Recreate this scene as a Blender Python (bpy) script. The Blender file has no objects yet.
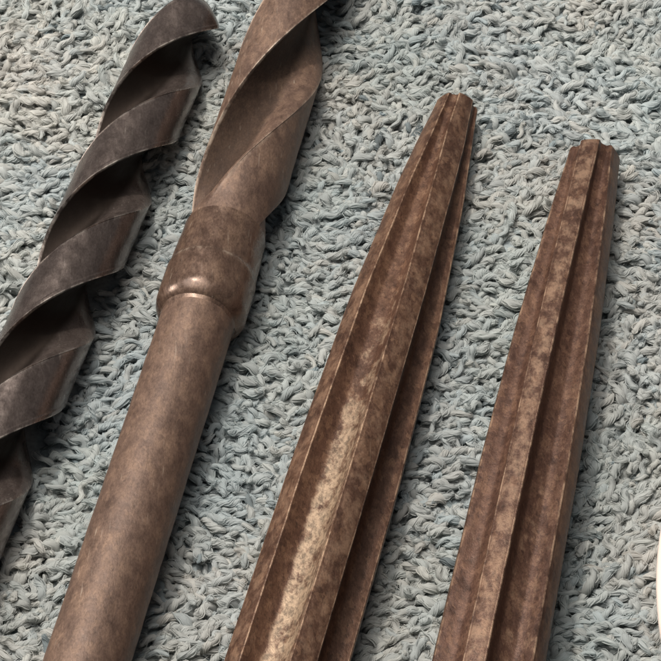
import bpy, bmesh, math
import numpy as np
from mathutils import Vector, Matrix, noise

R = math.radians
scene = bpy.context.scene
col = scene.collection

# ------------------------------------------------------------------ camera
PITCH = R(45.0)                 # looking down from the horizontal
HALF = 0.130                    # tan of half the field of view
WIDTH = 0.165                   # metres across the middle of the frame
DIST = WIDTH / 2 / HALF
FWD = Vector((0, math.cos(PITCH), -math.sin(PITCH)))
UPV = Vector((0, math.sin(PITCH), math.cos(PITCH)))
CAM = -FWD * DIST
cam_d = bpy.data.cameras.new('camera')
cam = bpy.data.objects.new('camera', cam_d)
col.objects.link(cam)
cam.location = CAM
cam.rotation_euler = (math.pi / 2 - PITCH, 0, 0)
cam_d.sensor_width = 36
cam_d.lens = 18 / HALF
cam_d.clip_start = 0.02
cam_d.clip_end = 20
scene.camera = cam

# ------------------------------------------------------------------ light
world = bpy.data.worlds.new('World')
scene.world = world
world.use_nodes = True
bg = world.node_tree.nodes['Background']
bg.inputs['Color'].default_value = (0.80, 0.90, 1.0, 1)
bg.inputs['Strength'].default_value = 0.08


def area_lamp(name, loc, target, size, power, colour):
    d = bpy.data.lights.new(name, 'AREA')
    d.shape = 'DISK'
    d.size = size
    d.energy = power
    d.color = colour
    o = bpy.data.objects.new(name, d)
    col.objects.link(o)
    o.location = loc
    o.rotation_euler = (Vector(target) - Vector(loc)).to_track_quat('-Z', 'Y').to_euler()
    return o


area_lamp('ceiling_lamp', (-0.36, 0.50, 1.42), (0, 0, 0), 0.12, 12.5, (1.0, 0.93, 0.83))
area_lamp('bright_ceiling', (-0.45, 0.25, 1.50), (0, 0, 0), 1.6, 31.0, (1.0, 0.96, 0.90))

area_lamp('side_lamp', (-1.5, 0.25, 0.60), (0, 0, 0), 0.45, 11.0, (1.0, 0.94, 0.86))

scene.view_settings.view_transform = 'Standard'
scene.view_settings.look = 'None'
scene.view_settings.exposure = 0.0
scene.view_settings.gamma = 1.0
scene.view_settings.use_curve_mapping = False
scene.cycles.use_denoising = True
scene.cycles.max_bounces = 10
scene.cycles.diffuse_bounces = 7
scene.cycles.transmission_bounces = 8


# ------------------------------------------------------------------ helpers
def at(px, py, z=0.0):
    """point of the place at height z that the photograph shows at (px, py)"""
    u = (px - 330.5) / 330.5 * HALF
    v = -(py - 330.5) / 330.5 * HALF
    d = FWD + Vector((1, 0, 0)) * u + UPV * v
    return CAM + d * ((z - CAM.z) / d.z)


def tag(o, label=None, cat=None, group=None, kind=None):
    if label: o['label'] = label
    if cat: o['category'] = cat
    if group: o['group'] = group
    if kind: o['kind'] = kind
    return o


def empty(name, loc, label, cat, group=None):
    o = bpy.data.objects.new(name, None)
    o.empty_display_size = 0.01
    col.objects.link(o)
    o.location = loc
    return tag(o, label, cat, group)


def mesh_obj(name, verts, faces, mat, parent=None, wear=None, sharp=32):
    me = bpy.data.meshes.new(name)
    me.from_pydata([tuple(v) for v in verts], [], faces)
    bm = bmesh.new()
    bm.from_mesh(me)
    bmesh.ops.recalc_face_normals(bm, faces=bm.faces)
    bm.to_mesh(me)
    bm.free()
    me.polygons.foreach_set('use_smooth', [True] * len(me.polygons))
    me.set_sharp_from_angle(angle=R(sharp))
    if wear is not None:
        a = me.attributes.new('wear', 'FLOAT', 'POINT')
        a.data.foreach_set('value', np.asarray(wear, dtype=np.float32))
    me.materials.append(mat)
    o = bpy.data.objects.new(name, me)
    col.objects.link(o)
    if parent:
        o.parent = parent
    return o


def tube_faces(nr, ns, cap0=True, cap1=True):
    f = []
    for i in range(nr - 1):
        for j in range(ns):
            k = (j + 1) % ns
            f.append((i * ns + j, i * ns + k, (i + 1) * ns + k, (i + 1) * ns + j))
    if cap0: f.append(tuple(range(ns)))
    if cap1: f.append(tuple((nr - 1) * ns + j for j in range(ns)))
    return f


def axis_frame(p0, p1):
    """local frame of a long thing: y runs along it, x to the right, z up"""
    y = (p1 - p0).normalized()
    x = y.cross(Vector((0, 0, 1))).normalized()
    z = x.cross(y)
    return x, y, z


def axis_param(p0, y, px, py):
    """distance along the axis (from p0, direction y) nearest to the line of sight of a pixel"""
    u = (px - 330.5) / 330.5 * HALF
    v = -(py - 330.5) / 330.5 * HALF
    d = (FWD + Vector((1, 0, 0)) * u + UPV * v).normalized()
    w = p0 - CAM
    b = y.dot(d)
    return (b * d.dot(w) - y.dot(w)) / (1 - b * b)


def smooth(x, a, b):
    t = np.clip((x - a) / (b - a), 0, 1)
    return t * t * (3 - 2 * t)


def rough(p, amp, freq):
    return amp * (noise.noise(Vector(p) * freq) + 0.5 * noise.noise(Vector(p) * freq * 2.3 + Vector((7, 3, 1))))


# ------------------------------------------------------------------ materials
def nt_new(name):
    m = bpy.data.materials.new(name)
    m.use_nodes = True
    nt = m.node_tree
    return m, nt, nt.nodes['Principled BSDF']


def N(nt, kind, **kw):
    n = nt.nodes.new(kind)
    for k, v in kw.items():
        if k in n.inputs.keys():
            n.inputs[k].default_value = v
        else:
            setattr(n, k, v)
    return n


def ramp(nt, fac, stops):
    r = nt.nodes.new('ShaderNodeValToRGB')
    while len(r.color_ramp.elements) < len(stops):
        r.color_ramp.elements.new(0.5)
    for e, (p, c) in zip(r.color_ramp.elements, stops):
        e.position = p
        e.color = (*c, 1) if len(c) == 3 else c
    nt.links.new(fac, r.inputs['Fac'])
    return r.outputs['Color']


def mix(nt, fac, a, b):
    m = nt.nodes.new('ShaderNodeMix')
    m.data_type = 'RGBA'
    for s, v in ((m.inputs[0], fac), (m.inputs[6], a), (m.inputs[7], b)):
        if hasattr(v, 'links') or hasattr(v, 'is_linked'):
            nt.links.new(v, s)
        else:
            s.default_value = v if not isinstance(v, tuple) else (*v, 1)
    return m.outputs[2]


def math_node(nt, op, a, b=None, clamp=False):
    m = nt.nodes.new('ShaderNodeMath')
    m.operation = op
    m.use_clamp = clamp
    for s, v in ((m.inputs[0], a), (m.inputs[1], b)):
        if v is None: continue
        if hasattr(v, 'is_linked'):
            nt.links.new(v, s)
        else:
            s.default_value = v
    return m.outputs[0]


def rust_material(name, dark, mid, light, edge, metallic=0.35, rough0=0.42, rough1=0.62,
                  bump=0.35, seed=0.0, spots=0.5, stretch=0.5, crust=None, flute_shade=0.0, blot=0.5, scuff=0.35):
    m, nt, bsdf = nt_new(name)
    tc = N(nt, 'ShaderNodeTexCoord')
    mp = N(nt, 'ShaderNodeMapping')
    mp.inputs['Location'].default_value = (seed, seed * 1.7, seed * 0.6)
    mp.inputs['Scale'].default_value = (1, stretch, 1)
    nt.links.new(tc.outputs['Object'], mp.inputs['Vector'])
    P = mp.outputs['Vector']

    def noi(scale, detail, roughness=0.6, dist=0.0):
        n = N(nt, 'ShaderNodeTexNoise', Scale=scale, Detail=detail, Roughness=roughness, Distortion=dist)
        nt.links.new(P, n.inputs['Vector'])
        return n.outputs['Fac']
    def cells(scale, rnd=1.0):
        n = N(nt, 'ShaderNodeTexVoronoi', Scale=scale, Randomness=rnd)
        dn = N(nt, 'ShaderNodeTexNoise', Scale=scale * 0.9, Detail=2.0)
        nt.links.new(P, dn.inputs['Vector'])
        va = nt.nodes.new('ShaderNodeVectorMath'); va.operation = 'MULTIPLY_ADD'
        nt.links.new(dn.outputs['Color'], va.inputs[0])
        va.inputs[1].default_value = (1.6 / scale,) * 3
        nt.links.new(P, va.inputs[2])
        nt.links.new(va.outputs[0], n.inputs['Vector'])
        return n
    big = noi(85, 4, 0.65)
    med = noi(330, 5, 0.70)
    scab = noi(1000, 4, 0.68)
    fine = noi(2600, 3, 0.7)
    flake = cells(760)
    pit = cells(1300)
    c = ramp(nt, big, [(0.22, dark), (0.5, mid), (0.86, light)])
    c2 = ramp(nt, med, [(0.30, dark), (0.50, mid), (0.72, light)])
    c = mix(nt, 0.55, c, c2)
    fl = math_node(nt, 'MULTIPLY', ramp(nt, flake.outputs['Color'], [(0.66, (0, 0, 0)), (0.80, (1, 1, 1))]), spots)
    c = mix(nt, fl, c, light)
    dk = math_node(nt, 'MULTIPLY', ramp(nt, scab, [(0.34, (1, 1, 1)), (0.47, (0, 0, 0))]), blot)
    c = mix(nt, dk, c, tuple(0.45 * q for q in dark))
    pt = math_node(nt, 'MULTIPLY', ramp(nt, pit.outputs['Distance'], [(0.10, (1, 1, 1)), (0.26, (0, 0, 0))]),
                   ramp(nt, med, [(0.46, (0, 0, 0)), (0.58, (1, 1, 1))]))
    c = mix(nt, math_node(nt, 'MULTIPLY', pt, blot), c, tuple(0.4 * q for q in dark))
    sm = ramp(nt, fine, [(0.36, (0.72, 0.70, 0.68)), (0.62, (1.12, 1.12, 1.12))])
    mm = nt.nodes.new('ShaderNodeMix'); mm.data_type = 'RGBA'; mm.blend_type = 'MULTIPLY'
    mm.inputs[0].default_value = 0.8
    nt.links.new(c, mm.inputs[6]); nt.links.new(sm, mm.inputs[7])
    c = mm.outputs[2]
    # scuffs that run along the tool
    mp2 = N(nt, 'ShaderNodeMapping')
    mp2.inputs['Rotation'].default_value = (0, 0, R(14))
    mp2.inputs['Scale'].default_value = (1500, 70, 1500)
    nt.links.new(tc.outputs['Object'], mp2.inputs['Vector'])
    sn = N(nt, 'ShaderNodeTexNoise', Scale=1.0, Detail=2.0, Roughness=0.5)
    nt.links.new(mp2.outputs['Vector'], sn.inputs['Vector'])
    sc = math_node(nt, 'MULTIPLY', ramp(nt, sn.outputs['Fac'], [(0.64, (0, 0, 0)), (0.74, (1, 1, 1))]),
                   ramp(nt, big, [(0.45, (0, 0, 0)), (0.62, (1, 1, 1))]))
    c = mix(nt, math_node(nt, 'MULTIPLY', sc, scuff), c, edge)
    shade_n = N(nt, 'ShaderNodeAttribute', attribute_name='flute_shade')
    c = mix(nt, math_node(nt, 'MULTIPLY', shade_n.outputs['Fac'], flute_shade, True), c, (0.016, 0.012, 0.010))  # shade of the flutes painted into the base colour
    at_n = N(nt, 'ShaderNodeAttribute', attribute_name='wear')
    wfac = math_node(nt, 'MULTIPLY', at_n.outputs['Fac'], ramp(nt, med, [(0.44, (0.05, 0.05, 0.05)), (0.60, (1, 1, 1))]), True)
    c = mix(nt, wfac, c, edge)
    if crust:
        cn = N(nt, 'ShaderNodeAttribute', attribute_name='crust')
        cf = math_node(nt, 'ADD', math_node(nt, 'MULTIPLY', cn.outputs['Fac'], 0.72), math_node(nt, 'MULTIPLY', math_node(nt, 'SUBTRACT', med, 0.5), 2.4))
        cf = math_node(nt, 'MULTIPLY', ramp(nt, cf, [(0.42, (0, 0, 0)), (0.75, (1, 1, 1))]), cn.outputs['Fac'], True)
        tone = ramp(nt, scab, [(0.38, tuple(0.42 * q for q in crust)), (0.58, crust)])
        c = mix(nt, cf, c, tone)
    nt.links.new(math_node(nt, 'SUBTRACT', 0.5, math_node(nt, 'MULTIPLY', shade_n.outputs['Fac'], 0.48 * min(1, flute_shade * 1.1)), True), bsdf.inputs['Specular IOR Level'])
    nt.links.new(c, bsdf.inputs['Base Color'])
    bsdf.inputs['Metallic'].default_value = metallic
    rr = N(nt, 'ShaderNodeMapRange')
    rr.inputs['From Min'].default_value = 0.3; rr.inputs['From Max'].default_value = 0.7
    rr.inputs['To Min'].default_value = rough0; rr.inputs['To Max'].default_value = rough1
    nt.links.new(med, rr.inputs['Value'])
    nt.links.new(math_node(nt, 'ADD', rr.outputs['Result'], math_node(nt, 'MULTIPLY', shade_n.outputs['Fac'], 0.30 * flute_shade), True),
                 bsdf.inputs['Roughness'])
    h = math_node(nt, 'ADD', math_node(nt, 'SUBTRACT', math_node(nt, 'MULTIPLY', med, 0.9), math_node(nt, 'MULTIPLY', pt, 0.25)),
                  math_node(nt, 'ADD', math_node(nt, 'MULTIPLY', scab, 0.7), math_node(nt, 'MULTIPLY', fine, 0.35)))
    b = N(nt, 'ShaderNodeBump', Strength=bump, Distance=0.0004)
    nt.links.new(h, b.inputs['Height'])
    nt.links.new(b.outputs['Normal'], bsdf.inputs['Normal'])
    return m


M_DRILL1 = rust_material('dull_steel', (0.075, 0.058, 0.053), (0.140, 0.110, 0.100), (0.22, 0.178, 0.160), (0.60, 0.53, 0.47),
                         metallic=0.66, rough0=0.18, rough1=0.34, bump=0.08, seed=0.3, spots=0.08, flute_shade=0.96, blot=0.10)
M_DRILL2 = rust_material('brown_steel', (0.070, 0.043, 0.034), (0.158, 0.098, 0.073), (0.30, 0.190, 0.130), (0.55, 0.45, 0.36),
                         metallic=0.32, rough0=0.42, rough1=0.62, bump=0.22, seed=1.1, spots=0.25, flute_shade=0.72, blot=0.28)
M_COLLAR = rust_material('dark_patina', (0.066, 0.041, 0.033), (0.145, 0.090, 0.067), (0.28, 0.180, 0.124), (0.55, 0.45, 0.36),
                         metallic=0.40, rough0=0.13, rough1=0.46, bump=0.10, seed=1.1, spots=0.25, blot=0.35)
M_STAR1 = rust_material('orange_rust', (0.052, 0.027, 0.019), (0.120, 0.060, 0.039), (0.25, 0.138, 0.084), (0.58, 0.40, 0.27),
                        metallic=0.42, rough0=0.32, rough1=0.60, bump=0.26, seed=2.3, spots=0.45, blot=0.45, stretch=0.56, scuff=0.15, crust=(0.40, 0.285, 0.195))
M_STAR2 = rust_material('dark_rust', (0.046, 0.024, 0.018), (0.106, 0.052, 0.035), (0.22, 0.120, 0.075), (0.54, 0.37, 0.25),
                        metallic=0.42, rough0=0.32, rough1=0.60, bump=0.26, seed=4.9, spots=0.40, blot=0.45, stretch=0.56, scuff=0.15, crust=(0.32, 0.20, 0.13))


# ------------------------------------------------------------------ carpet
def ground_z(x, y):
    p = Vector((x, y, 0))
    return 0.0009 * noise.noise(p * 42) + 0.0006 * noise.noise(p * 110 + Vector((5, 1, 0)))


X0, X1, Y0, Y1 = -0.145, 0.145, -0.185, 0.215
nx, ny = 120, 150
vs, fs = [], []
for j in range(ny + 1):
    for i in range(nx + 1):
        x = X0 + (X1 - X0) * i / nx
        y = Y0 + (Y1 - Y0) * j / ny
        vs.append((x, y, ground_z(x, y)))
for j in range(ny):
    for i in range(nx):
        a = j * (nx + 1) + i
        fs.append((a, a + 1, a + nx + 2, a + nx + 1))
m_back, nt, bsdf = nt_new('carpet_backing')
n = N(nt, 'ShaderNodeTexNoise', Scale=900.0, Detail=3.0)
tc = N(nt, 'ShaderNodeTexCoord')
nt.links.new(tc.outputs['Object'], n.inputs['Vector'])
nt.links.new(ramp(nt, n.outputs['Fac'], [(0.3, (0.22, 0.25, 0.26)), (0.7, (0.34, 0.38, 0.39))]), bsdf.inputs['Base Color'])
bsdf.inputs['Roughness'].default_value = 1.0
tag(mesh_obj('carpet', vs, fs, m_back), 'pale blue-grey carpet backing under the shaggy pile', 'carpet', kind='structure')

m_pile, nt, bsdf = nt_new('pile_yarn')
ti = N(nt, 'ShaderNodeAttribute', attribute_name='tint', attribute_type='INSTANCER')
uv = N(nt, 'ShaderNodeUVMap', uv_map='fibre')
mp = N(nt, 'ShaderNodeMapping')
mp.inputs['Scale'].default_value = (5, 16, 1)
nt.links.new(uv.outputs['UV'], mp.inputs['Vector'])
nn = N(nt, 'ShaderNodeTexNoise', Scale=1.0, Detail=3.0, Roughness=0.6)
nt.links.new(mp.outputs['Vector'], nn.inputs['Vector'])
mm = nt.nodes.new('ShaderNodeMix'); mm.data_type = 'RGBA'; mm.blend_type = 'MULTIPLY'
mm.inputs[0].default_value = 1.0
nt.links.new(ti.outputs['Color'], mm.inputs[6])
nt.links.new(ramp(nt, nn.outputs['Fac'], [(0.3, (0.88, 0.88, 0.88)), (0.66, (1.03, 1.03, 1.03))]), mm.inputs[7])
nt.links.new(mm.outputs[2], bsdf.inputs['Base Color'])
bsdf.inputs['Roughness'].default_value = 0.85
bsdf.inputs['Specular IOR Level'].default_value = 0.2
bsdf.inputs['Sheen Weight'].default_value = 0.25
bsdf.inputs['Sheen Roughness'].default_value = 0.5
bp = N(nt, 'ShaderNodeBump', Strength=0.2, Distance=0.0002)
nt.links.new(nn.outputs['Fac'], bp.inputs['Height'])
nt.links.new(bp.outputs['Normal'], bsdf.inputs['Normal'])
tr = N(nt, 'ShaderNodeBsdfTranslucent')
nt.links.new(mm.outputs[2], tr.inputs['Color'])
mx = N(nt, 'ShaderNodeMixShader')
mx.inputs['Fac'].default_value = 0.52
nt.links.new(bsdf.outputs['BSDF'], mx.inputs[1]); nt.links.new(tr.outputs['BSDF'], mx.inputs[2])
nt.links.new(mx.outputs['Shader'], nt.nodes['Material Output'].inputs['Surface'])

rng = np.random.default_rng(7)
tuft_col = bpy.data.collections.new('yarn_shapes')      # shapes the pile is scattered from
NV, NR, NS = 36, 14, 8
STR, SS = 14, 4            # fibres in a lock, rings and sides of a fibre
for k in range(NV):
    L = rng.uniform(5.0, 9.0) * 1e-3
    r0 = rng.uniform(0.50, 1.10) * 1e-3
    # centre line: rises from the backing, leans over and lies down, curling sideways
    elev = R(rng.uniform(22, 52))
    drop = R(rng.uniform(30, 70))
    curl = R(rng.normal(0, 55))
    curl2 = R(rng.normal(0, 60))
    ph0 = rng.uniform(0, 6)
    p = np.zeros(3)
    pts = []
    for i in range(NR):
        t = i / (NR - 1)
        e = elev - drop * smooth(t, 0.0, 0.6) + 0.3 * math.sin(t * 8 + ph0)
        a = curl * t + curl2 * math.sin(math.pi * 2 * t + ph0) * 0.6
        d = np.array([math.cos(e) * math.cos(a), math.cos(e) * math.sin(a), math.sin(e)])
        pts.append(p.copy())
        p = p + d * L / (NR - 1)
    pts = np.array(pts)
    pts[:, 2] = np.maximum(pts[:, 2], -0.0004) - 0.0003
    tw = rng.uniform(2, 5) * rng.choice([-1, 1])
    ph = rng.uniform(0, 6)
    frames = []
    for i in range(NR):
        tg = pts[min(i + 1, NR - 1)] - pts[max(i - 1, 0)]
        tg /= np.linalg.norm(tg) + 1e-12
        sd = np.cross(tg, [0, 0, 1]); sd /= np.linalg.norm(sd) + 1e-9
        frames.append((sd, np.cross(sd, tg)))

    def envelope(t):
        e_ = 0.4 + 0.6 * smooth(t, 0, 0.3)
        return e_ * (0.30 + 0.70 * math.sqrt(max(0.0, 1 - max(0, (t - 0.55) / 0.45) ** 2))) * (1 + 0.12 * math.sin(t * 9 + ph))

    def tube(centres, radii, ns):
        out = []
        for i, (c_, r_) in enumerate(zip(centres, radii)):
            sd, up = frames[i]
            for j in range(ns):
                a_ = 2 * math.pi * j / ns + 0.4
                out.append(c_ + (sd * math.cos(a_) + up * math.sin(a_) * 0.8) * r_)
        return out

    v = tube(pts, [r0 * 0.95 * envelope(i / (NR - 1)) * (0.3 if i == NR - 1 else 1) for i in range(NR)], NS)
    f = tube_faces(NR, NS)
    uvv = [(i / NR, j / NS) for i in range(NR) for j in range(NS)]
    for q in range(STR):
        a0 = 2 * math.pi * q / STR + rng.uniform(-0.3, 0.3)
        rad = rng.uniform(0.74, 0.93)
        wig = rng.uniform(0.05, 0.22)
        wph = rng.uniform(0, 6); wfr = rng.uniform(6, 13)
        fr = r0 * rng.uniform(0.12, 0.24)
        stray = rng.uniform(0.4, 2.0) if rng.random() < 0.4 else 0.0
        cs, rs_ = [], []
        for i in range(NR):
            t = i / (NR - 1)
            sd, up = frames[i]
            a_ = a0 + tw * t + 0.5 * math.sin(t * wfr * 0.6 + wph)
            e_ = envelope(t) * r0 * (rad + wig * math.sin(t * wfr + wph) + stray * max(0, t - 0.55) * 2)
            cs.append(pts[i] + (sd * math.cos(a_) * 1.10 + up * math.sin(a_) * 0.72) * e_)
            rs_.append(fr * (0.6 + 0.4 * math.sin(math.pi * min(1, t * 1.1 + 0.05))) * (0.35 if i == NR - 1 else 1))
        base = len(v)
        v += tube(cs, rs_, SS)
        f += [tuple(base + x for x in ff) for ff in tube_faces(NR, SS)]
        uvv += [(i / NR, q * 0.37 + j / SS * 0.2) for i in range(NR) for j in range(SS)]
    o = mesh_obj('yarn', v, f, m_pile, sharp=180)
    me = o.data
    uvl = me.uv_layers.new(name='fibre')
    for lp in me.loops:
        uu = uvv[lp.vertex_index]
        uvl.data[lp.index].uv = (uu[0] + k * 2.3, uu[1])
    col.objects.unlink(o)
    tuft_col.objects.link(o)

# where each yarn end stands, how it leans and how it is dyed
STEP = 0.00145
gx = np.arange(X0 + 0.004, X1 - 0.004, STEP)
gy = np.arange(Y0 + 0.004, Y1 - 0.004, STEP)
GX, GY = np.meshgrid(gx, gy)
px = (GX + rng.uniform(-0.6, 0.6, GX.shape) * STEP).ravel()
py = (GY + rng.uniform(-0.6, 0.6, GY.shape) * STEP).ravel()
cnt = len(px)
pos = np.zeros((cnt, 3)); rot = np.zeros((cnt, 3)); scl = np.zeros(cnt); tint = np.zeros((cnt, 4)); keep = np.ones(cnt, bool)
warm = np.array([0.835, 0.815, 0.775]); cool = np.array([0.70, 0.765, 0.785]); mint = np.array([0.705, 0.775, 0.76]); deep = np.array([0.40, 0.46, 0.48])
for q in range(cnt):
    x, y = px[q], py[q]
    P = Vector((x, y, 0))
    clump = noise.noise(P * 150 + Vector((3, 9, 2)))
    if clump < -0.40 and rng.random() < 0.55:
        keep[q] = False
    flow = R(10) + R(85) * noise.noise(P * 22 + Vector((1, 2, 8))) + R(55) * noise.noise(P * 75) + R(rng.normal(0, 20))
    if rng.random() < 0.42:
        flow += math.pi
    pos[q] = (x, y, ground_z(x, y) + 0.0008 * clump + rng.uniform(-0.0004, 0.0003))
    rot[q] = (R(rng.normal(0, 12)), R(rng.normal(0, 9)), flow)
    scl[q] = rng.uniform(0.72, 1.12)
    a = np.clip(0.56 + 0.75 * noise.noise(P * 16 + Vector((4, 4, 4))) + 0.35 * noise.noise(P * 60) + rng.normal(0, 0.18), 0, 1)
    c = warm * a + cool * (1 - a)
    m_ = np.clip(0.3 + 0.9 * noise.noise(P * 30 + Vector((0, 0, 9))), 0, 1)
    c = c * (1 - 0.5 * m_) + mint * 0.5 * m_
    c = np.minimum(c * rng.uniform(0.87, 1.01), 0.9)
    if rng.random() < 0.012:
        c = deep * rng.uniform(0.6, 1.3)
    tint[q, :3] = c
    tint[q, 3] = 1
PRESSED = [((34, 366), (136, 136), 0.0107, -0.15, 0.078), ((194.6, 330), (282, 60), 0.0098, -0.14, 0.15),
           ((286, 661), (457, 108), 0.0105, -0.07, 9), ((491, 661), (594, 158), 0.0105, -0.07, 9)]
for (a_, b_, w_, s0_, s1_) in PRESSED:                 # the pile lies flat under the tools
    p0_, p1_ = at(*a_, 0.010), at(*b_, 0.008)
    dx, dy = p1_.x - p0_.x, p1_.y - p0_.y
    ln = math.hypot(dx, dy)
    if s1_ == 9: s1_ = ln
    al_ = ((px - p0_.x) * dx + (py - p0_.y) * dy) / ln
    of_ = np.abs((px - p0_.x) * dy - (py - p0_.y) * dx) / ln
    wid = np.full(cnt, w_ * 0.86)
    if s1_ == ln: wid = w_ * 0.9 * (1 - 0.55 * smooth(al_ / ln, 0.35, 1.0))
    keep &= ~((of_ < wid) & (al_ > s0_) & (al_ < s1_))
pos, rot, scl, tint = pos[keep], rot[keep], scl[keep], tint[keep]
cnt = len(pos)
me = bpy.data.meshes.new('carpet_pile')
me.from_pydata([tuple(p) for p in pos], [], [])
for nm, ty, key, dat in (('lean', 'FLOAT_VECTOR', 'vector', rot), ('size', 'FLOAT', 'value', scl),
                         ('tint', 'FLOAT_COLOR', 'color', tint)):
    a = me.attributes.new(nm, ty, 'POINT')
    a.data.foreach_set(key, np.ascontiguousarray(dat, dtype=np.float32).ravel())
a = me.attributes.new('shape', 'INT', 'POINT')
a.data.foreach_set('value', rng.integers(0, NV, cnt).astype(np.int32))
pile = bpy.data.objects.new('carpet_pile', me)
col.objects.link(pile)
me.materials.append(m_pile)
tag(pile, 'shaggy pale blue-grey carpet pile of short curled yarn ends', 'carpet pile', kind='stuff')
g = bpy.data.node_groups.new('pile', 'GeometryNodeTree')
g.interface.new_socket('Geometry', in_out='INPUT', socket_type='NodeSocketGeometry')
g.interface.new_socket('Geometry', in_out='OUTPUT', socket_type='NodeSocketGeometry')
gi = g.nodes.new('NodeGroupInput'); go = g.nodes.new('NodeGroupOutput')
ci = g.nodes.new('GeometryNodeCollectionInfo')
ci.inputs['Collection'].default_value = tuft_col
ci.inputs['Separate Children'].default_value = True
ci.inputs['Reset Children'].default_value = True
ip = g.nodes.new('GeometryNodeInstanceOnPoints')
ip.inputs['Pick Instance'].default_value = True


def named(nm, ty):
    n = g.nodes.new('GeometryNodeInputNamedAttribute')
    n.data_type = ty
    n.inputs['Name'].default_value = nm
    return n.outputs['Attribute']


g.links.new(gi.outputs[0], ip.inputs['Points'])
g.links.new(ci.outputs[0], ip.inputs['Instance'])
g.links.new(named('shape', 'INT'), ip.inputs['Instance Index'])
g.links.new(named('lean', 'FLOAT_VECTOR'), ip.inputs['Rotation'])
g.links.new(named('size', 'FLOAT'), ip.inputs['Scale'])
g.links.new(ip.outputs[0], go.inputs[0])
md = pile.modifiers.new('pile', 'NODES')
md.node_group = g

REST = -0.0008        # things sink this far into the pile's height


# ------------------------------------------------------------------ twist drills
LAND = R(86)


def flute_curve():
    """one flute of the section as (angle, radius / R): heel -> web -> sharp leading edge"""
    H = np.array([math.cos(LAND), math.sin(LAND)]); E = np.array([-1.0, 0.0])
    C1 = np.array([-0.34, 0.75]); C2 = np.array([0.26, -0.07])
    out = []
    for t in np.linspace(0, 1, 46):
        p = H * (1 - t) ** 3 + 3 * C1 * t * (1 - t) ** 2 + 3 * C2 * t * t * (1 - t) + E * t ** 3
        out.append((math.atan2(p[1], p[0]), math.hypot(*p)))
    return out


def section():
    """(angle, radius / R, closeness to an edge) round a two-flute section; leading edges at 0 and pi"""
    half = [(a, 1.0 if a < R(8) else 0.988) for a in list(np.linspace(0, R(8), 7)) + list(np.linspace(R(9), LAND - R(0.6), 16))]
    half += flute_curve()[:-1]
    out = []
    for k in (0, 1):
        nl = len(half) - 45
        for i_, (a, r_) in enumerate(half):
            t_ = (i_ - nl) / 45
            shd = float(smooth(t_, 0.38, 0.60)) if t_ > 0 else 0.0  # mask for the painted shade, growing from mid flute to leading edge
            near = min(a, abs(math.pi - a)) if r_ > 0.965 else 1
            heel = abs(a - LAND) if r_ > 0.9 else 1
            out.append((a + k * math.pi, r_, max(0.0, 1 - near / R(2.6), 0.4 - heel / R(6)), shd))
    return out


SEC = section()


def fluted(name, parent, X, Y, Z, s0, s1, Rf, lead, phase, depthf, mat, step=0.0007, amp=0.00006):
    n = max(3, int((s1 - s0) / step))
    v, w, shade_ = [], [], []
    for i in range(n + 1):
        s = s0 + (s1 - s0) * i / n
        rad = Rf(s); dep = depthf(s)
        for al, fr, ed, shd in SEC:
            rr = rad * (1 - (1 - fr) * dep)
            ph = al + phase - 2 * math.pi * s / lead
            d = X * math.cos(ph) + Z * math.sin(ph)
            p = Y * s + d * rr
            p = p + d * rough(p, amp, 300)
            v.append(p)
            w.append(dep * ed)
            shade_.append(dep * shd)
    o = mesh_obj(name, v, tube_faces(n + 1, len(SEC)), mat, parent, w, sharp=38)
    o.data.attributes.new('flute_shade', 'FLOAT', 'POINT').data.foreach_set('value', np.asarray(shade_, dtype=np.float32))
    return o


def turned(name, parent, X, Y, Z, prof, mat, ns=72, amp=0.00007, sharp=30, wearf=None):
    v, w = [], []
    for s, rad in prof:
        for j in range(ns):
            a = 2 * math.pi * j / ns
            d = X * math.cos(a) + Z * math.sin(a)
            p = Y * s + d * rad
            p = p + d * rough(p, amp, 220)
            v.append(p)
            w.append(wearf(s) if wearf else 0.0)
    return mesh_obj(name, v, tube_faces(len(prof), ns), mat, parent, w, sharp=sharp)


# the darker drill at the left
R1 = 0.0107
zc = R1 + REST
pa, pb = at(34, 366, zc), at(136, 136, zc)
X, Y, Z = axis_frame(pa, pb)
d1 = empty('twist_drill_bit', pa, 'dark grey-brown steel twist drill bit with deep spiral flutes, leftmost tool', 'drill bit', 'twist drill bits')
s_tip = axis_param(pa, Y, 203, 0)
cone = 1.5 * R1
LEAD1 = 0.100
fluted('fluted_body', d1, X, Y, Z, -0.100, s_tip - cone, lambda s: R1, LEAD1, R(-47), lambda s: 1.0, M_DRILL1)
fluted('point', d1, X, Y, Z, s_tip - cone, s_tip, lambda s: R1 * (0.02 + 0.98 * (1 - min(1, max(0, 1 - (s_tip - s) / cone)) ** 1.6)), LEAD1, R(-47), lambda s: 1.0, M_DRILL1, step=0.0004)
turned('shank', d1, X, Y, Z, [(s, r) for s, r in ((-0.150, 0.0085), (-0.149, 0.0095), (-0.104, 0.0095), (-0.100, 0.0104))], M_DRILL1)

# the brown drill with the collar
R2 = 0.0117
RS = 0.00910
zc = R2 + REST
pa, pb = at(194.6, 330, zc), at(282, 60, zc)
X, Y, Z = axis_frame(pa, pb)
d2 = empty('twist_drill_bit', pa, 'brown twist drill bit with a smooth round shank and raised collar', 'drill bit', 'twist drill bits')


def s2(spx):                       # pixels up the drawn axis -> metres along it
    return axis_param(pa, Y, 194.6 + 0.3236 / 1.0511 * spx, 330 - spx / 1.0511)


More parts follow.
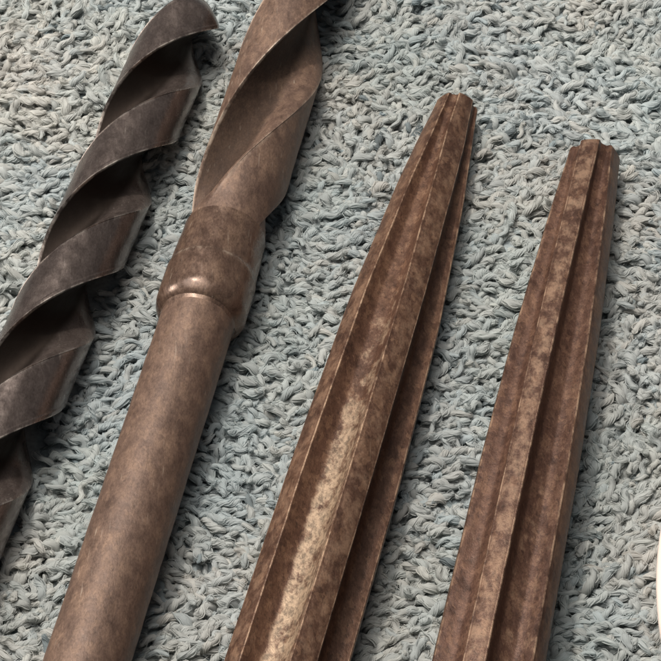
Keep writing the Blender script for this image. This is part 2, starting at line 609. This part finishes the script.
c0, c1, c2, c3, c4, c5 = s2(9), s2(23), s2(52), s2(84), s2(98), s2(150)
prof = [(s, RS) for s in np.linspace(-0.135, c0, 60)]
prof = [(-0.137, RS * 0.9), (-0.1365, RS * 0.96)] + prof
turned('shank', d2, X, Y, Z, prof, M_DRILL2, amp=0.00010)
RC, RN = 0.0114, 0.0105
prof = [(c0 - 0.0012, RS - 0.0004), (c0 - 0.0010, RS - 0.00004)]
for t in np.linspace(0.03, 1, 18):
    prof.append((c0 + (c1 - c0) * t, RS + (RC - RS) * math.sin(min(1, t * 1.05) * math.pi / 2) ** 0.68))
prof += [(s, RC) for s in np.linspace(c1 + 0.0006, c2, 14)]
prof += [(c2 + 0.0004, RC - 0.0001), (c2 + 0.0008, RC - 0.00032)]
for t in np.linspace(0.14, 1, 14):
    prof.append((c2 + (c4 - c2) * t, RN + (RC - 0.00032 - RN) * (0.5 + 0.5 * math.cos(math.pi * t))))
turned('collar', d2, X, Y, Z, prof, M_COLLAR, amp=0.00008,
       wearf=lambda s: max(0, 1 - abs(s - c2) / 0.0009) * 0.40)
LEAD2 = 0.190
s_end = s2(350) + 0.035


def R2f(s):
    return RN + (R2 - RN) * float(smooth(s, c4, c5)) if s < c5 else R2


def dep2(s):
    return float(smooth(s, s2(92), s2(165)))


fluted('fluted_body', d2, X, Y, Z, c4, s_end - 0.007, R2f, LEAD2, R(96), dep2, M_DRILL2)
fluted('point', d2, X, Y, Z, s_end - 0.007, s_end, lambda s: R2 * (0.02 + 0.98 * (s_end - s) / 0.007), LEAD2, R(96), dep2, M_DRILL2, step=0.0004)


# ------------------------------------------------------------------ star drills
def star_drill(label, p_near, p_tip, extra, keys, turn, crest, mat, seed, crusted, pale=None):
    X, Y, Z = axis_frame(p_near, p_tip)
    Ltot = (p_tip - p_near).length
    root = empty('star_drill', p_near, label, 'star drill', 'fluted star drills')
    ks = np.array([axis_param(p_near, Y, *k[0]) for k in keys]); kr = np.array([k[1] for k in keys])
    n = int((Ltot + extra) / 0.0008)
    S = np.linspace(-extra, Ltot, n + 1)
    S = np.append(S[:-1], [Ltot - 0.0012, Ltot - 0.0005, Ltot])
    RR = np.interp(S, ks, kr)
    RR = np.convolve(np.pad(RR, 6, mode='edge'), np.ones(13) / 13, 'valid')
    RR[-1] *= 0.94; RR[-2] *= 0.985; RR[-3] *= 0.997

    NRIB = 5
    HA = math.pi / NRIB

    def over(p):
        c2_, s2_ = math.cos(2 * HA), math.sin(2 * HA)
        return (p[0] * c2_ + p[1] * s2_, p[0] * s2_ - p[1] * c2_)

    def groove(rad, c, run):
        """half groove, from the crest corner down to the diagonal, in the rib's own frame (out, side)"""
        r0 = c / math.sin(HA)
        rd = r0 + (rad - r0) * (0.44 + 0.22 * run)
        D = np.array([rd * math.cos(HA), rd * math.sin(HA)])
        A = np.array([rad, c])
        by = c + 0.10 * (D[1] - c)
        B = np.array([min(D[0] + (D[1] - by) * math.tan(HA) * 1.12, A[0] - 0.25 * (A[0] - D[0])), by])   # foot of the wall
        q = [A, A * 0.65 + B * 0.35, A * 0.32 + B * 0.68, A * 0.05 + B * 0.75 + D * 0.20, A * 0.0 + B * 0.3 + D * 0.7, D]
        return [tuple(x) for x in q]

    def catmull(pts, m):
        out = []
        P = [tuple(2 * np.array(pts[0]) - np.array(pts[1]))] + list(pts) + [None]
        P[-1] = over(pts[-2])   # mirrored over the middle of the groove
        for i in range(1, len(P) - 2):
            p0, p1, p2, p3 = (np.array(P[i + k]) for k in (-1, 0, 1, 2))
            for q in range(m):
                t = q / m
                out.append(0.5 * ((2 * p1) + (-p0 + p2) * t + (2 * p0 - 5 * p1 + 4 * p2 - p3) * t * t + (-p0 + 3 * p1 - 3 * p2 + p3) * t ** 3))
        out.append(np.array(pts[-1]))
        return out

    core_v, core_w, core_c = [], [], []
    rib_v = [[] for _ in range(NRIB)]; rib_w = [[] for _ in range(NRIB)]; rib_c = [[] for _ in range(NRIB)]
    CUT = 4                      # samples of the wall that belong to the rib
    for s, rad in zip(S, RR):
        c = min(crest, 0.40 * rad)
        gr = catmull(groove(rad, c, float(smooth(s, Ltot - 0.022, Ltot))), 4)
        for k in range(NRIB):
            th = R(turn) + k * 2 * HA
            ox = X * math.cos(th) + Z * math.sin(th)
            sd = -X * math.sin(th) + Z * math.cos(th)

            def put(o_, s_, amp):
                p = Y * float(s) + ox * float(o_) + sd * float(s_)
                q = p + Vector((seed, 0, 0))
                return p + Vector((rough(q, amp, 130), 0, rough(q + Vector((0, 3, 0)), amp, 130)))
            # rib: inner foot, wall up, crest, wall down, inner foot
            wob = rough(Vector((s, seed + k, 0)), 0.00006, 160)
            wob2 = rough(Vector((s, seed + k + 9, 0)), 0.00006, 160)
            line = [(gr[CUT][0] - 0.0004, gr[CUT][1] - 0.0006)] + [tuple(gr[i]) for i in range(CUT, 1, -1)]
            bev = 0.00018
            line += [(rad - 2.6 * bev, c + wob), (rad - bev, c + wob), (rad, c - bev + wob), (rad, c - 2.6 * bev + wob)]
            m_ = len(line)
            wear = [0] * (m_ - 4) + [0, 0.5, 0.5, 0]
            mid = [(rad + 0.0002 * (1 - (f * f)), c * f) for f in (0.72, 0.36, 0.0, -0.36, -0.72)]
            line2 = [(a, -b) for a, b in line[::-1]]
            line2[0:4] = [(rad, -(c - 2.6 * bev + wob2)), (rad, -(c - bev + wob2)), (rad - bev, -(c + wob2)), (rad - 2.6 * bev, -(c + wob2))]
            full = line + mid + line2
            fw = wear + [0.12 if k != pale else 0.24] * 5 + wear[::-1]
            for (o_, s_), w_ in zip(full[::-1], fw[::-1]):
                rib_v[k].append(put(o_, s_, 0.00004)); rib_w[k].append(w_)
                rib_c[k].append(crusted.get(k, 0.0) * (0.8 if s_ > 0 and o_ < rad - 0.0004 else 0.0) * float(1 - 0.70 * smooth(s / Ltot, 0.15, 0.75)))
            # core: this rib's far wall foot, the groove, to the next rib
            side = [tuple(gr[i]) for i in range(CUT, len(gr))]
            lo = [(side[0][0] - 0.0003, side[0][1] - 0.0012)] + side
            nxt = [over(p_) for p_ in lo[::-1][1:]]
            for o_, s_ in lo + nxt:
                core_v.append(put(o_, s_, 0.00009)); core_w.append(0.0)
            m2 = len(lo) + len(nxt)
            for i in range(m2):
                f = i / (m2 - 1)
                cr = crusted.get(k, 0.0) * float(smooth(f, 0.0, 0.05) * (1 - smooth(f, 0.64, 0.84)))
                cr *= float(1 - 0.70 * smooth(s / Ltot, 0.15, 0.75))
                core_c.append(cr)
    nr = len(S)
    sh = mesh_obj('shaft', core_v, tube_faces(nr, len(core_v) // nr), mat, root, core_w, sharp=34)
    at_ = sh.data.attributes.new('crust', 'FLOAT', 'POINT')
    at_.data.foreach_set('value', np.asarray(core_c, dtype=np.float32))
    for k in range(NRIB):
        rb = mesh_obj('rib', rib_v[k], tube_faces(nr, len(rib_v[k]) // nr), mat, root, rib_w[k], sharp=34)
        rb.data.attributes.new('crust', 'FLOAT', 'POINT').data.foreach_set('value', np.asarray(rib_c[k], dtype=np.float32))
    return root


star_drill('rust-brown fluted star drill with a bright crusted groove, beside the collared drill bit',
           at(286, 661, 0.0125), at(457, 108, 0.0062), 0.07,
           [((286, 661), 0.0132), ((338, 490), 0.0131), ((390, 320), 0.0118), ((426, 200), 0.0090), ((457, 100), 0.0050)],
           63, 0.0029, M_STAR1, 0.0, {0: 1.0})
star_drill('dark rust-brown fluted star drill with a pale worn top rib, at the right',
           at(491, 661, 0.0120), at(594, 158, 0.0068), 0.07,
           [((491, 661), 0.0122), ((530, 470), 0.0116), ((556, 340), 0.0104), ((580, 220), 0.0082), ((594, 155), 0.0064)],
           102, 0.0025, M_STAR2, 5.0, {4: 0.45, 0: 0.3}, pale=0)

# ------------------------------------------------------------------ pale dish at the right edge
m_dish, nt, bsdf = nt_new('glazed_peach')
bsdf.inputs['Base Color'].default_value = (0.88, 0.74, 0.66, 1)
bsdf.inputs['Roughness'].default_value = 0.25
RD = 0.1240
pe = at(655.6, 628, 0.008)
dc = pe + Vector((RD, 0, 0)); dc.z = 0.0018
dish = empty('dish', dc, 'pale peach glazed dish edge cut off at the right side of the picture', 'dish')


def lathe(name, prof, parent, mat, ns=160):
    v = [(r_ * math.cos(2 * math.pi * j / ns), r_ * math.sin(2 * math.pi * j / ns), z_) for r_, z_ in prof for j in range(ns)]
    return mesh_obj(name, v, tube_faces(len(prof), ns), mat, parent)


lathe('bowl', [(0.001, 0.0006), (0.085, 0.0), (0.10, 0.001), (0.114, 0.0045), (0.1225, 0.0072), (0.1215, 0.0082), (0.112, 0.0055), (0.097, 0.0030), (0.001, 0.0028)], dish, m_dish)
lathe('rim', [(0.1222 + 0.0014 * math.cos(a), 0.0079 + 0.0012 * math.sin(a)) for a in np.linspace(-math.pi, math.pi, 14)], dish, m_dish)

# ------------------------------------------------------------------ glint speck
m_cr, nt, bsdf = nt_new('pale_glint_speck')
bsdf.inputs['Base Color'].default_value = (0.85, 0.82, 0.74, 1)  # pale colour stands in for a bright glint
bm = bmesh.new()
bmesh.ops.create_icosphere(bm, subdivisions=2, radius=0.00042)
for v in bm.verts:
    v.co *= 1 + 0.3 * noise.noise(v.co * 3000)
me = bpy.data.meshes.new('glint_speck'); bm.to_mesh(me); bm.free()
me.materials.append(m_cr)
o = bpy.data.objects.new('glint_speck', me); col.objects.link(o)
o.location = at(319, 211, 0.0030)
tag(o, 'tiny white speck standing in for a bright glint on the carpet beside the collared drill bit', 'glint_speck')
